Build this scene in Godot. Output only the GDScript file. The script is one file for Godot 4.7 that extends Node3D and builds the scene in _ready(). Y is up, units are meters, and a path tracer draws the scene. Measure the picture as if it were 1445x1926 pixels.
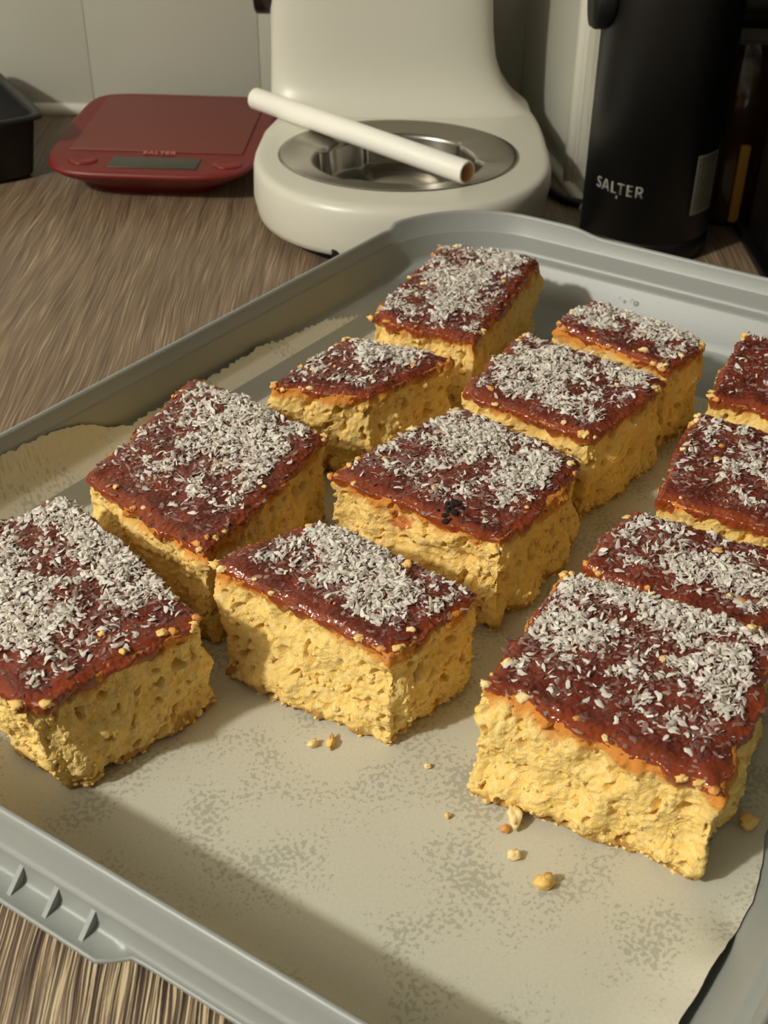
extends Node3D
# Jam and coconut sponge squares in a grey plastic tray on a kitchen worktop.
# World: metres, y up; y = 0 is the inside floor of the tray, the worktop surface is at y = -0.004.

const YAW := 0.58693
const TOP := -0.004
const CAM_Y := 0.27696
var U := Vector3(cos(YAW), 0, sin(YAW))
var V := Vector3(sin(YAW), 0, -cos(YAW))
var taken := {}
var rng := RandomNumberGenerator.new()
var n_low := FastNoiseLite.new()
var n_mid := FastNoiseLite.new()
var n_cell := FastNoiseLite.new()
var n_fine := FastNoiseLite.new()
var n_pit := FastNoiseLite.new()
var n_jam := FastNoiseLite.new()
var M := {}
var crumb_meshes: Array = []

# ------------------------------------------------------------------ helpers
func uvw(u: float, v: float, y := 0.0) -> Vector3:
	return U * u + V * v + Vector3(0, y, 0)

func numbered(called: String) -> String:
	var k: int = taken.get(called, 0)
	taken[called] = k + 1
	return called if k == 0 else "%s_%03d" % [called, k]

func tag(o: Node3D, label: String, category: String, group := "", kind := "") -> Node3D:
	if label: o.set_meta("label", label)
	if category: o.set_meta("category", category)
	if group: o.set_meta("group", group)
	if kind: o.set_meta("kind", kind)
	return o

func thing(called: String, label: String, category: String, at := Vector3.ZERO, group := "") -> Node3D:
	var o := Node3D.new()
	o.name = numbered(called)
	add_child(o, true)
	o.position = at
	tag(o, label, category, group)
	return o

func part(called: String, mesh: Mesh, mat: Material, parent: Node3D, at := Vector3.ZERO) -> MeshInstance3D:
	var o := MeshInstance3D.new()
	o.mesh = mesh
	o.material_override = mat
	o.name = called if parent != self else numbered(called)
	parent.add_child(o, true)
	o.position = at
	return o

func struct(called: String, mesh: Mesh, mat: Material, label: String, parent: Node3D = self, at := Vector3.ZERO) -> MeshInstance3D:
	var o := part(called, mesh, mat, parent, at)
	if parent == self:
		tag(o, label, called.split("_")[0], "", "structure")
	return o

func commit(v: PackedVector3Array, idx: PackedInt32Array, cols = null, uvs = null) -> ArrayMesh:
	var a := []
	a.resize(Mesh.ARRAY_MAX)
	a[Mesh.ARRAY_VERTEX] = v
	a[Mesh.ARRAY_INDEX] = idx
	if cols != null: a[Mesh.ARRAY_COLOR] = cols
	if uvs != null: a[Mesh.ARRAY_TEX_UV] = uvs
	var st := SurfaceTool.new()
	st.create_from_arrays(a)
	st.generate_normals()
	return st.commit()

# grid of nu x nv points; outward side is (d/du) x (d/dv)
func grid_idx(nu: int, nv: int, wrap := false, base := 0) -> PackedInt32Array:
	var out := PackedInt32Array()
	var last := nu if wrap else nu - 1
	for j in nv - 1:
		for i in last:
			var i2 := (i + 1) % nu
			var a := base + j * nu + i
			var b := base + j * nu + i2
			var c := base + (j + 1) * nu + i2
			var d := base + (j + 1) * nu + i
			out.append_array([a, c, b, a, d, c])
	return out

func grid(nu: int, nv: int, f: Callable, wrap := false, uvs := false) -> ArrayMesh:
	var v := PackedVector3Array()
	var t := PackedVector2Array()
	for j in nv:
		for i in nu:
			var a := float(i) / (nu if wrap else nu - 1)
			var b := float(j) / (nv - 1)
			v.append(f.call(a, b))
			if uvs: t.append(Vector2(a, b))
	return commit(v, grid_idx(nu, nv, wrap), null, t if uvs else null)

# profile of (radius, y) turned about y; bottom to top gives an outward surface
func lathe(profile: Array, n := 48, squash := Vector2.ONE) -> ArrayMesh:
	var p := smooth_profile(profile)
	var m := p.size()
	return grid(n, m, func(a: float, b: float) -> Vector3:
		var q: Vector2 = p[int(round(b * (m - 1)))]
		var th := -TAU * a
		return Vector3(cos(th) * q.x * squash.x, q.y, sin(th) * q.x * squash.y), true)

func smooth_profile(profile: Array) -> Array:
	var out := []
	for q in profile: out.append(q)
	return out

# box with rounded edges: size, radius
func rbox(size: Vector3, r: float, seg := 3) -> ArrayMesh:
	var v := PackedVector3Array()
	var idx := PackedInt32Array()
	var h := size * 0.5
	var inner := h - Vector3(r, r, r)
	var n := 2 * seg + 2
	var axes := [[Vector3.RIGHT, Vector3.UP, Vector3.BACK], [Vector3.LEFT, Vector3.UP, Vector3.FORWARD], [Vector3.BACK, Vector3.UP, Vector3.LEFT], [Vector3.FORWARD, Vector3.UP, Vector3.RIGHT], [Vector3.RIGHT, Vector3.FORWARD, Vector3.UP], [Vector3.RIGHT, Vector3.BACK, Vector3.DOWN]]
	for ax in axes:
		var base := v.size()
		for j in n:
			for i in n:
				var q: Vector3 = ax[2] * 1.0 + ax[0] * edge_at(i, seg) + ax[1] * edge_at(j, seg)
				var corner := Vector3(signf(q.x) * inner.x, signf(q.y) * inner.y, signf(q.z) * inner.z)
				# which half along each tangent axis
				var sx := -1.0 if i <= seg else 1.0
				var sy := -1.0 if j <= seg else 1.0
				var s3: Vector3 = ax[0] * sx + ax[1] * sy + ax[2]
				corner = Vector3(s3.x * inner.x, s3.y * inner.y, s3.z * inner.z)
				v.append(corner + q.normalized() * r)
		idx.append_array(grid_idx(n, n, false, base))
	return commit(v, idx)

func edge_at(i: int, seg: int) -> float:
	if i <= seg: return -1.0 + float(i) / seg
	return float(i - seg - 1) / seg

# tube along points, closed ends
func tube(pts: Array, r: float, n := 12) -> ArrayMesh:
	var v := PackedVector3Array()
	var m := pts.size()
	for j in m:
		var d: Vector3 = (pts[mini(j + 1, m - 1)] - pts[maxi(j - 1, 0)]).normalized()
		var side := d.cross(Vector3.UP).normalized()
		if side.length() < 0.5: side = Vector3.RIGHT
		var up := side.cross(d).normalized()
		for i in n:
			var th := TAU * i / n
			v.append(pts[j] + side * cos(th) * r + up * sin(th) * r)
	var idx := grid_idx(n, m, true)
	for e in 2:
		var c := v.size()
		v.append(pts[0] if e == 0 else pts[m - 1])
		var o := 0 if e == 0 else (m - 1) * n
		for i in n:
			if e == 0: idx.append_array([c, o + i, o + (i + 1) % n])
			else: idx.append_array([c, o + (i + 1) % n, o + i])
	return commit(v, idx)

func mat(c: Color, rough := 0.6, metal := 0.0) -> StandardMaterial3D:
	var m := StandardMaterial3D.new()
	m.albedo_color = c
	m.roughness = rough
	m.metallic = metal
	return m

func vmat(rough: float) -> StandardMaterial3D:
	var m := mat(Color.WHITE, rough)
	m.vertex_color_use_as_albedo = true
	return m

func fnl(kind: int, freq: float, sd: int, oct := 1) -> FastNoiseLite:
	var n := FastNoiseLite.new()
	n.noise_type = kind
	n.frequency = freq
	n.seed = sd
	n.fractal_type = FastNoiseLite.FRACTAL_FBM if oct > 1 else FastNoiseLite.FRACTAL_NONE
	n.fractal_octaves = oct
	return n

func bump_tex(freq: float, sd: int, oct := 3) -> NoiseTexture2D:
	var t := NoiseTexture2D.new()
	t.width = 512
	t.height = 512
	t.seamless = true
	t.noise = fnl(FastNoiseLite.TYPE_SIMPLEX_SMOOTH, freq, sd, oct)
	return t

func add_relief(m: StandardMaterial3D, tex: Texture2D, cm: float, rep: float, world := true) -> void:
	m.heightmap_enabled = true
	m.heightmap_texture = tex
	m.heightmap_scale = cm
	m.uv1_triplanar = true
	m.uv1_world_triplanar = world
	m.uv1_scale = Vector3.ONE * rep

# ------------------------------------------------------------------ scene
func _ready() -> void:
	setup_camera_light()
	setup_materials()
	build_room()
	build_tray()
	build_paper()
	build_cakes()
	build_mixer()
	build_scale()
	build_tube()
	build_flask()
	build_coffee_machine()
	build_tin()
	build_cable()
	build_loose_crumbs()
	build_droplets()

func setup_camera_light() -> void:
	var cam := Camera3D.new()
	cam.name = "camera"
	var pit := 0.626761
	var rol := 0.0119003
	var fw := Vector3(0, -sin(pit), -cos(pit))
	var r0 := Vector3.RIGHT
	var u0 := r0.cross(fw)
	var rr := r0 * cos(rol) + u0 * sin(rol)
	var uu := u0 * cos(rol) - r0 * sin(rol)
	cam.transform = Transform3D(Basis(rr, uu, -fw), Vector3(0, CAM_Y, 0))
	cam.near = 0.02
	cam.far = 20.0
	var ca := CameraAttributesPhysical.new()
	ca.frustum_focal_length = 24.0
	ca.exposure_aperture = 24.0 / 1.6
	ca.frustum_focus_distance = 0.40
	ca.frustum_near = 0.02
	ca.frustum_far = 20.0
	cam.attributes = ca
	cam.keep_aspect = Camera3D.KEEP_HEIGHT
	cam.fov = rad_to_deg(2.0 * atan(963.0 / 2335.97))
	add_child(cam)
	cam.current = true
	var we := WorldEnvironment.new()
	we.name = "environment"
	var e := Environment.new()
	e.background_mode = Environment.BG_COLOR
	e.background_color = Color(0.02, 0.02, 0.02)
	e.tonemap_mode = Environment.TONE_MAPPER_LINEAR
	e.tonemap_exposure = 1.06
	e.sdfgi_enabled = true
	e.ssao_enabled = true
	e.ssil_enabled = true
	we.environment = e
	add_child(we)
	# the kitchen's ceiling lamp, behind and to the left of the camera
	globe_lamp(Vector3(-1.32, 1.25, 0.55), 0.055, Color(1.0, 0.985, 0.945), 2.35, "round glass pendant lamp hanging nearest the worktop")

func globe_lamp(at: Vector3, r: float, c: Color, energy: float, label: String) -> void:
	var o := thing("pendant_lamp", label, "lamp", at)
	var gm := mat(Color(0.9, 0.88, 0.84), 0.4)
	gm.emission_enabled = true
	gm.emission = c
	gm.emission_energy_multiplier = 4.0
	var sp := SphereMesh.new()
	sp.radius = r
	sp.height = 2 * r
	part("lamp_globe", sp, gm, o)
	part("lamp_cord", tube([Vector3(0, r, 0), Vector3(0, 1.5 - at.y, 0)], 0.004), mat(Color(0.8, 0.8, 0.78)), o)
	var l := OmniLight3D.new()
	l.name = "lamp_light"
	l.light_color = c
	l.light_energy = energy
	l.light_size = r * 0.9
	l.omni_range = 12.0
	l.omni_attenuation = 2.0
	l.shadow_enabled = true
	o.add_child(l)

func setup_materials() -> void:
	rng.seed = 11
	n_low = fnl(FastNoiseLite.TYPE_SIMPLEX_SMOOTH, 90.0, 1)
	n_mid = fnl(FastNoiseLite.TYPE_SIMPLEX_SMOOTH, 260.0, 2)
	n_cell = fnl(FastNoiseLite.TYPE_CELLULAR, 330.0, 3)
	n_cell.cellular_return_type = FastNoiseLite.RETURN_DISTANCE
	n_fine = fnl(FastNoiseLite.TYPE_SIMPLEX, 900.0, 4)
	n_pit = fnl(FastNoiseLite.TYPE_SIMPLEX_SMOOTH, 170.0, 5)
	n_jam = fnl(FastNoiseLite.TYPE_SIMPLEX_SMOOTH, 420.0, 6, 2)
	M.sponge = vmat(0.85)
	var gt := bump_tex(0.06, 21, 2)
	add_relief(M.sponge, gt, 0.03, 60.0)
	var ct := bump_tex(0.02, 24, 4)
	var cr := Gradient.new()
	cr.colors = PackedColorArray([Color(0.97, 0.93, 0.82), Color(1.0, 1.0, 1.0)])
	ct.color_ramp = cr
	M.sponge.albedo_texture = ct
	M.sponge.metallic_specular = 0.25
	M.jam = vmat(0.09)
	add_relief(M.jam, bump_tex(0.03, 22, 1), 0.022, 40.0)
	M.flake = vmat(0.5)
	M.flake.cull_mode = BaseMaterial3D.CULL_DISABLED
	M.flake.backlight_enabled = true
	M.flake.backlight = Color(0.66, 0.63, 0.58)
	M.crumb = vmat(0.8)
	M.tray = mat(Color(0.59, 0.605, 0.59), 0.4)
	add_relief(M.tray, bump_tex(0.04, 23, 2), 0.004, 30.0)
	M.steel = mat(Color(0.62, 0.6, 0.56), 0.25, 1.0)
	M.white = mat(Color(0.82, 0.81, 0.755), 0.35)
	M.black = mat(Color(0.035, 0.035, 0.037), 0.5)
	M.red = mat(Color(0.44, 0.115, 0.105), 0.42)
	M.tile = mat(Color(0.72, 0.715, 0.66), 0.12)
	M.grout = mat(Color(0.68, 0.67, 0.60), 0.9)
	M.seal = mat(Color(0.9, 0.89, 0.84), 0.3)
	M.paint = mat(Color(0.63, 0.62, 0.585), 0.9)

# ------------------------------------------------------------------ room
func wood_texture() -> ImageTexture:
	var w := 2048
	var h := 1024
	var a := fnl(FastNoiseLite.TYPE_SIMPLEX, 1.0, 31)
	var b := fnl(FastNoiseLite.TYPE_SIMPLEX, 1.0, 32)
	var c := fnl(FastNoiseLite.TYPE_SIMPLEX_SMOOTH, 1.0, 33)
	var ramp := Gradient.new()
	ramp.offsets = PackedFloat32Array([0.0, 0.26, 0.40, 0.52, 0.63, 0.73, 1.0])
	ramp.colors = PackedColorArray([Color(0.19, 0.145, 0.105), Color(0.26, 0.20, 0.15), Color(0.42, 0.345, 0.27), Color(0.49, 0.415, 0.335), Color(0.55, 0.47, 0.38), Color(0.78, 0.70, 0.56), Color(0.87, 0.80, 0.65)])
	var lut := PackedByteArray()
	for i in 256:
		var q := ramp.sample(i / 255.0)
		lut.append_array([int(q.r * 255), int(q.g * 255), int(q.b * 255)])
	var data := PackedByteArray()
	data.resize(w * h * 3)
	var k := 0
	for j in h:
		var z := j * 0.84 / h
		for i in w:
			var x := i * 0.36 / w
			var wx := x + 0.0040 * c.get_noise_2d(x * 14.0, z * 5.0) + 0.0005 * c.get_noise_2d(x * 120.0, z * 32.0)
			var f := a.get_noise_2d(wx * 850.0, z * 8.0) * 0.50 + b.get_noise_2d(wx * 1900.0, z * 20.0) * 0.56 + c.get_noise_2d(wx * 90.0, z * 4.0) * 0.18
			var sheen_contrast := lerpf(0.22, 0.95, smoothstep(-0.1, 0.35, c.get_noise_2d(x * 7.0 + 40.0, z * 3.0) * 0.5 + (z - 0.56) * 2.2))  # grain contrast fades towards the wall, painting in the sheen of a grazing view
			var q := clampi(int((f * sheen_contrast + 0.50) * 255.0), 0, 255) * 3
			data[k] = lut[q]
			data[k + 1] = lut[q + 1]
			data[k + 2] = lut[q + 2]
			k += 3
	var im := Image.create_from_data(w, h, false, Image.FORMAT_RGB8, data)
	return ImageTexture.create_from_image(im)

func slab(a: Vector3, b: Vector3) -> BoxMesh:
	var m := BoxMesh.new()
	m.size = (b - a).abs()
	return m

func block(called: String, a: Vector3, b: Vector3, m: Material, label: String) -> MeshInstance3D:
	return struct(called, slab(a, b), m, label, self, (a + b) * 0.5)

func build_room() -> void:
	# worktop: a thick slab whose top carries the printed oak grain along z
	var wm := mat(Color.WHITE, 0.42)
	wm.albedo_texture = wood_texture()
	var st := SurfaceTool.new()
	st.begin(Mesh.PRIMITIVE_TRIANGLES)
	var x0 := -1.8
	var x1 := 1.6
	var z0 := -0.86
	var z1 := -0.03
	var ys := [[z1, -0.044], [z1 + 0.004, -0.04], [z1 + 0.004, -0.008], [z1, TOP], [z0, TOP]]
	for i in ys.size() - 1:
		var p: Array = ys[i]
		var q: Array = ys[i + 1]
		var corner := [[x0, p], [x1, p], [x1, q], [x0, p], [x1, q], [x0, q]]
		for s in [0, 2, 1, 3, 5, 4]:
			var c: Array = corner[s]
			st.set_uv(Vector2(c[0] / 0.36, (c[1][0] - c[1][1] * 0.1 + 0.8650) / 0.84))
			st.add_vertex(Vector3(c[0], c[1][1], c[1][0]))
	for s in [[x0, z0, x1, z0, x1, z1, x0, z1]]:
		var cs := [Vector3(s[0], -0.044, s[1]), Vector3(s[2], -0.044, s[3]), Vector3(s[4], -0.044, s[5]), Vector3(s[6], -0.044, s[7])]
		for k in [0, 1, 2, 0, 2, 3]:
			st.set_uv(Vector2(cs[k].x / 0.36, cs[k].z / 0.84))
			st.add_vertex(cs[k])
	st.set_smooth_group(-1)
	st.generate_normals()
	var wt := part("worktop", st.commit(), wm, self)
	tag(wt, "brown oak-effect laminate worktop with streaky cream and dark grain", "worktop", "", "structure")
	# back wall with square glazed tiles
	var wall := block("wall_back", Vector3(-1.8, -0.9, -0.96), Vector3(1.6, 1.5, -0.8523), M.grout, "kitchen wall behind the worktop with large pale glazed tiles")
	var origin := wall.position
	var tm := rbox(Vector3(0.1143, 0.2483, 0.008), 0.0004, 2)
	var tints: Array = []
	for i in 3:
		var t: StandardMaterial3D = M.tile.duplicate()
		t.albedo_color = M.tile.albedo_color * (0.985 + 0.015 * i)
		t.albedo_color.a = 1.0
		tints.append(t)
	for row in 2:
		for i in range(-5, 4):
			var cx := -0.2015 + 0.1145 * (i + 0.5)
			if cx > 0.14: continue
			part("tile", tm, tints[(i * 7 + row * 3 + 30) % 3], wall, Vector3(cx, TOP + 0.1275 + row * 0.2485, -0.8558) - origin)
	block("floor", Vector3(-1.9, -1.0, -0.96), Vector3(1.7, -0.9, 2.4), mat(Color(0.4, 0.36, 0.3), 0.6), "kitchen floor below the worktop")
	block("ceiling", Vector3(-1.9, 1.5, -0.96), Vector3(1.7, 1.6, 2.4), M.paint, "plain kitchen ceiling")
	block("wall_left", Vector3(-1.9, -0.9, -0.96), Vector3(-1.8, 1.5, 2.4), M.paint, "painted kitchen wall beyond the dark tin")
	block("wall_right", Vector3(1.6, -0.9, -0.96), Vector3(1.7, 1.5, 2.4), M.paint, "painted kitchen wall beyond the coffee machine")
	block("wall_front", Vector3(-1.9, -0.9, 2.3), Vector3(1.7, 1.5, 2.4), M.paint, "painted kitchen wall opposite the worktop")
	# boxed-in pillar: tiled side face seen between the mixer and the flask
	var a := Vector3(0.0885, 0, -0.852)
	var b := Vector3(0.1165, 0, -0.690)
	var d := (b - a).normalized()
	var yaw := atan2(d.x, d.z)
	var nrm := Vector3(-d.z, 0, d.x) # towards the room (left)
	if nrm.x > 0: nrm = -nrm
	var pm := PrismBuilder.extrude([Vector2(a.x, a.z) - Vector2(nrm.x, nrm.z) * 0.009, Vector2(b.x, b.z) - Vector2(nrm.x, nrm.z) * 0.009, Vector2(0.42, -0.690), Vector2(0.42, -0.86), Vector2(a.x + 0.01, -0.86)], TOP, 1.5)
	var pil := struct("wall_pillar", pm, M.grout, "boxed-in pillar faced with pale tiles beside the mixer")
	var span := (b - a).length()
	var pieces := [[0.001, span - 0.047], [span - 0.031, span - 0.001]]
	for row in 2:
		for pc in pieces:
			var ln: float = pc[1] - pc[0]
			var t := part("tile", rbox(Vector3(0.008, 0.2468, ln - 0.002), 0.0012, 2), tints[row], pil, a + d * ((pc[0] + pc[1]) * 0.5) - nrm * 0.0045 + Vector3(0, TOP + 0.1275 + row * 0.2485, 0))
			t.rotation.y = yaw
	# rounded plastic strip between the two tile runs
	var strip := part("tile_trim", tube([a + d * (span - 0.039) + Vector3(0, TOP + 0.003, 0), a + d * (span - 0.039) + Vector3(0, 0.5, 0)], 0.0068, 20), M.seal, pil)
	strip.position = -nrm * 0.003
	var strip2 := part("tile_trim", tube([a + d * (span - 0.0315) + Vector3(0, TOP + 0.003, 0), a + d * (span - 0.0315) + Vector3(0, 0.5, 0)], 0.0022, 12), M.seal, pil)
	strip2.position = -nrm * 0.001
	# white sealant beads along the worktop
	struct("trim_1", tube([Vector3(-1.78, TOP + 0.0015, -0.8515), Vector3(0.09, TOP + 0.0018, -0.8512)], 0.0052, 12), M.seal, "white sealant bead where the back wall meets the worktop")
	struct("trim_2", tube([a + nrm * 0.0005 + Vector3(0, TOP + 0.001, 0), b + nrm * 0.0005 + Vector3(0, TOP + 0.001, 0)], 0.004, 12), M.seal, "white sealant bead along the foot of the tiled pillar")

class PrismBuilder:
	static func extrude(pts: Array, y0: float, y1: float) -> ArrayMesh:
		var st := SurfaceTool.new()
		st.begin(Mesh.PRIMITIVE_TRIANGLES)
		st.set_smooth_group(-1)
		var n := pts.size()
		var area := 0.0
		for i in n:
			area += pts[i].cross(pts[(i + 1) % n])
		var p := pts.duplicate()
		if area < 0: p.reverse()   # x,z positive area: clockwise seen from above
		for i in n:
			var q: Vector2 = p[i]
			var r: Vector2 = p[(i + 1) % n]
			var a := Vector3(q.x, y0, q.y)
			var b := Vector3(r.x, y0, r.y)
			var c := Vector3(r.x, y1, r.y)
			var d := Vector3(q.x, y1, q.y)
			for w in [a, b, c, a, c, d]: st.add_vertex(w)
		var tri := Geometry2D.triangulate_polygon(PackedVector2Array(p))
		for k in range(0, tri.size(), 3):
			var t: Array = [p[tri[k]], p[tri[k + 1]], p[tri[k + 2]]]
			var s: float = (t[1] - t[0]).cross(t[2] - t[0])
			if s < 0: t = [t[0], t[2], t[1]]
			for w in [0, 1, 2]: st.add_vertex(Vector3(t[w].x, y1, t[w].y))
			for w in [0, 2, 1]: st.add_vertex(Vector3(t[w].x, y0, t[w].y))
		st.generate_normals()
		return st.commit()

# ------------------------------------------------------------------ tray
const LF := Vector2(-0.3300, 0.1160)
const LB := Vector2(-0.3100, 0.5165)
const RB := Vector2(-0.0100, 0.5300)
const RF := Vector2(-0.0160, 0.1245)

func tray_uv(x: float, y: float) -> Vector2:   # x, y in -1..1
	var s := (x + 1) * 0.5
	var t := (y + 1) * 0.5
	return LF.lerp(RF, s).lerp(LB.lerp(RB, s), t)

func tray_loop() -> Array:
	# crest line as (position, outward normal) pairs, counter-clockwise from above
	var hw := 0.154
	var hh := 0.2
	var r := 0.052
	var pts := []
	var cs := [[hw - r, -hh + r, -PI / 2], [hw - r, hh - r, 0.0], [-hw + r, hh - r, PI / 2], [-hw + r, -hh + r, PI]]
	for k in 4:
		var c: Array = cs[k]
		for i in 25:
			var th: float = c[2] + PI / 2 * i / 24.0
			pts.append(Vector2(c[0] + cos(th) * r, c[1] + sin(th) * r))
		var nx: Array = cs[(k + 1) % 4]
		var p0: Vector2 = pts[-1]
		var p1 := Vector2(nx[0] + cos(nx[2]) * r, nx[1] + sin(nx[2]) * r)
		for i in range(1, 60):
			pts.append(p0.lerp(p1, i / 60.0))
	var out := []
	var w := []
	for p in pts: w.append(tray_uv(p.x / hw, p.y / hh))
	var n := w.size()
	for i in n:
		var t: Vector2 = (w[(i + 1) % n] - w[(i - 1 + n) % n]).normalized()
		out.append([w[i], Vector2(t.y, -t.x)])
	return out

func lug_width(p: Vector2, nrm: Vector2) -> float:
	var l := 0.0048
	if absf(nrm.y) > 0.8:
		var edge := smoothstep(-0.1475, -0.1555, p.x) * smoothstep(-0.275, -0.262, p.x)
		if nrm.y < 0: l += 0.0058 * edge
		else: l += 0.0058 * smoothstep(-0.225, -0.238, p.x) * smoothstep(-0.335, -0.31, p.x)
	return l

func tray_profile(p: Vector2, nrm: Vector2) -> Array:
	var led := 0.0145 + 0.0055 * maxf(0.0, nrm.y) - 0.0008 * maxf(0.0, -nrm.x)
	var lip := lug_width(p, nrm)
	var up := 0.0
	if nrm.y > 0.2: up = 0.0026 * smoothstep(-0.222, -0.240, p.x)
	return [Vector2(-0.060, 0), Vector2(-0.024, 0), Vector2(-0.0205, 0.0004), Vector2(-0.0182, 0.0014), Vector2(-0.0168, 0.003), Vector2(-0.0152, 0.0065),
		Vector2(-0.0086, led - 0.0016), Vector2(-0.0078, led - 0.0004), Vector2(-0.0068, led), Vector2(-0.0048, led + 0.0003), Vector2(-0.0040, led + 0.001), Vector2(-0.0034, led + 0.003),
		Vector2(-0.0024, 0.0285), Vector2(-0.0022, 0.0292), Vector2(-0.0016, 0.0298),
		Vector2(-0.0008, 0.0350 + up), Vector2(-0.0003, 0.0359 + up), Vector2(0.0003, 0.0362 + up), Vector2(0.0010, 0.0360 + up), Vector2(0.0016, 0.0352 + up * 0.9), Vector2(0.0020, 0.0335),
		Vector2(0.0030, 0.0268), Vector2(0.0035, 0.0260), Vector2(0.0042, 0.0255), Vector2(0.0044, 0.0248), Vector2(0.0040, 0.0241), Vector2(0.0032, 0.0237), Vector2(0.0025, 0.0230), Vector2(0.0023, 0.0220), Vector2(0.0028, 0.0160), Vector2(0.0034, 0.0149), Vector2(0.0044, 0.0144),
		Vector2(lip - 0.0014, 0.0139), Vector2(lip - 0.0009, 0.0142), Vector2(lip - 0.0003, 0.0142), Vector2(lip, 0.0137), Vector2(lip, 0.0131), Vector2(lip - 0.0004, 0.0127), Vector2(lip - 0.001, 0.0126),
		Vector2(0.001, 0.0126), Vector2(-0.002, 0.012), Vector2(-0.0128, -0.002), Vector2(-0.0148, -0.0036), Vector2(-0.0175, -0.004), Vector2(-0.060, -0.004)]

func build_tray() -> void:
	var o := thing("plastic_tray", "grey plastic tray with rounded rim lined with baking paper and full of cakes", "tray", uvw(-0.17, 0.32, TOP))
	var loop := tray_loop()
	var n := loop.size()
	var v := PackedVector3Array()
	var m := 0
	var rows := []
	for l in loop:
		var prof := tray_profile(l[0], l[1])
		m = prof.size()
		rows.append(prof)
	for j in m:
		for i in n:
			var q: Vector2 = rows[i][j]
			var p: Vector2 = loop[i][0] + loop[i][1] * q.x
			v.append(uvw(p.x, p.y, q.y) - o.position)
	# rows run inwards-floor -> rim -> underside: seen from above, outward = d(row) x d(loop)
	var idx := PackedInt32Array()
	for j in m - 1:
		for i in n:
			var i2 := (i + 1) % n
			var a := j * n + i
			var b := j * n + i2
			var c := (j + 1) * n + i2
			var d := (j + 1) * n + i
			idx.append_array([a, b, c, a, c, d])
	for e in 2:
		var c := v.size()
		v.append(uvw(-0.166, 0.322, 0.0 if e == 0 else -0.004) - o.position)
		var base := 0 if e == 0 else (m - 1) * n
		for i in n:
			if e == 0: idx.append_array([c, base + (i + 1) % n, base + i])
			else: idx.append_array([c, base + i, base + (i + 1) % n])
	part("basin", commit(v, idx), M.tray, o)
	# triangular ribs under the front rim, between its wall and the lug
	var vb := [Vector2(0.0022, 0.0200), Vector2(0.0026, 0.0140), Vector2(0.0084, 0.0138)]
	for gu in [-0.2360, -0.2237, -0.2114, -0.1991, -0.1868, -0.1746, -0.1623]:
		var fv := lerpf(LF.y, RF.y, (gu - LF.x) / (RF.x - LF.x))
		var st := SurfaceTool.new()
		st.begin(Mesh.PRIMITIVE_TRIANGLES)
		st.set_smooth_group(-1)
		var s := []
		for side in [-1, 1]:
			for q in vb:
				s.append(uvw(gu + side * 0.0007, fv - q.x, q.y) - o.position)
		for f in [[0, 1, 2], [3, 5, 4], [0, 2, 5], [0, 5, 3], [0, 3, 4], [0, 4, 1]]:
			for k in f: st.add_vertex(s[k])
		st.generate_normals()
		part("rib", st.commit(), M.tray, o)

# ------------------------------------------------------------------ baking paper
func paper_texture() -> ImageTexture:
	var w := 1024
	var h := 1024
	var big := fnl(FastNoiseLite.TYPE_SIMPLEX_SMOOTH, 1.0, 41, 2)
	var small := fnl(FastNoiseLite.TYPE_SIMPLEX, 1.0, 42, 3)
	var fib := fnl(FastNoiseLite.TYPE_SIMPLEX, 1.0, 43, 2)
	var data := PackedByteArray()
	data.resize(w * h * 3)
	var k := 0
	for j in h:
		var y := j * 0.36 / h
		for i in w:
			var x := i * 0.30 / w
			var m := big.get_noise_2d(x * 34.0, y * 34.0)
			var s := small.get_noise_2d(x * 420.0, y * 420.0)
			var g := smoothstep(0.44, 0.49, s * 0.85 + m * 0.85)
			var f := 1.0 + 0.02 * fib.get_noise_2d(x * 700.0, y * 700.0)
			var r := lerpf(0.805, 0.70, g) * f
			var gg := lerpf(0.795, 0.695, g) * f
			var b := lerpf(0.73, 0.63, g) * f
			data[k] = int(r * 255)
			data[k + 1] = int(gg * 255)
			data[k + 2] = int(b * 255)
			k += 3
	return ImageTexture.create_from_image(Image.create_from_data(w, h, false, Image.FORMAT_RGB8, data))

func table(pts: Array, x: float) -> float:
	if x <= pts[0][0]: return pts[0][1]
	for i in pts.size() - 1:
		if x <= pts[i + 1][0]:
			return lerpf(pts[i][1], pts[i + 1][1], (x - pts[i][0]) / (pts[i + 1][0] - pts[i][0]))
	return pts[-1][1]

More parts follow.
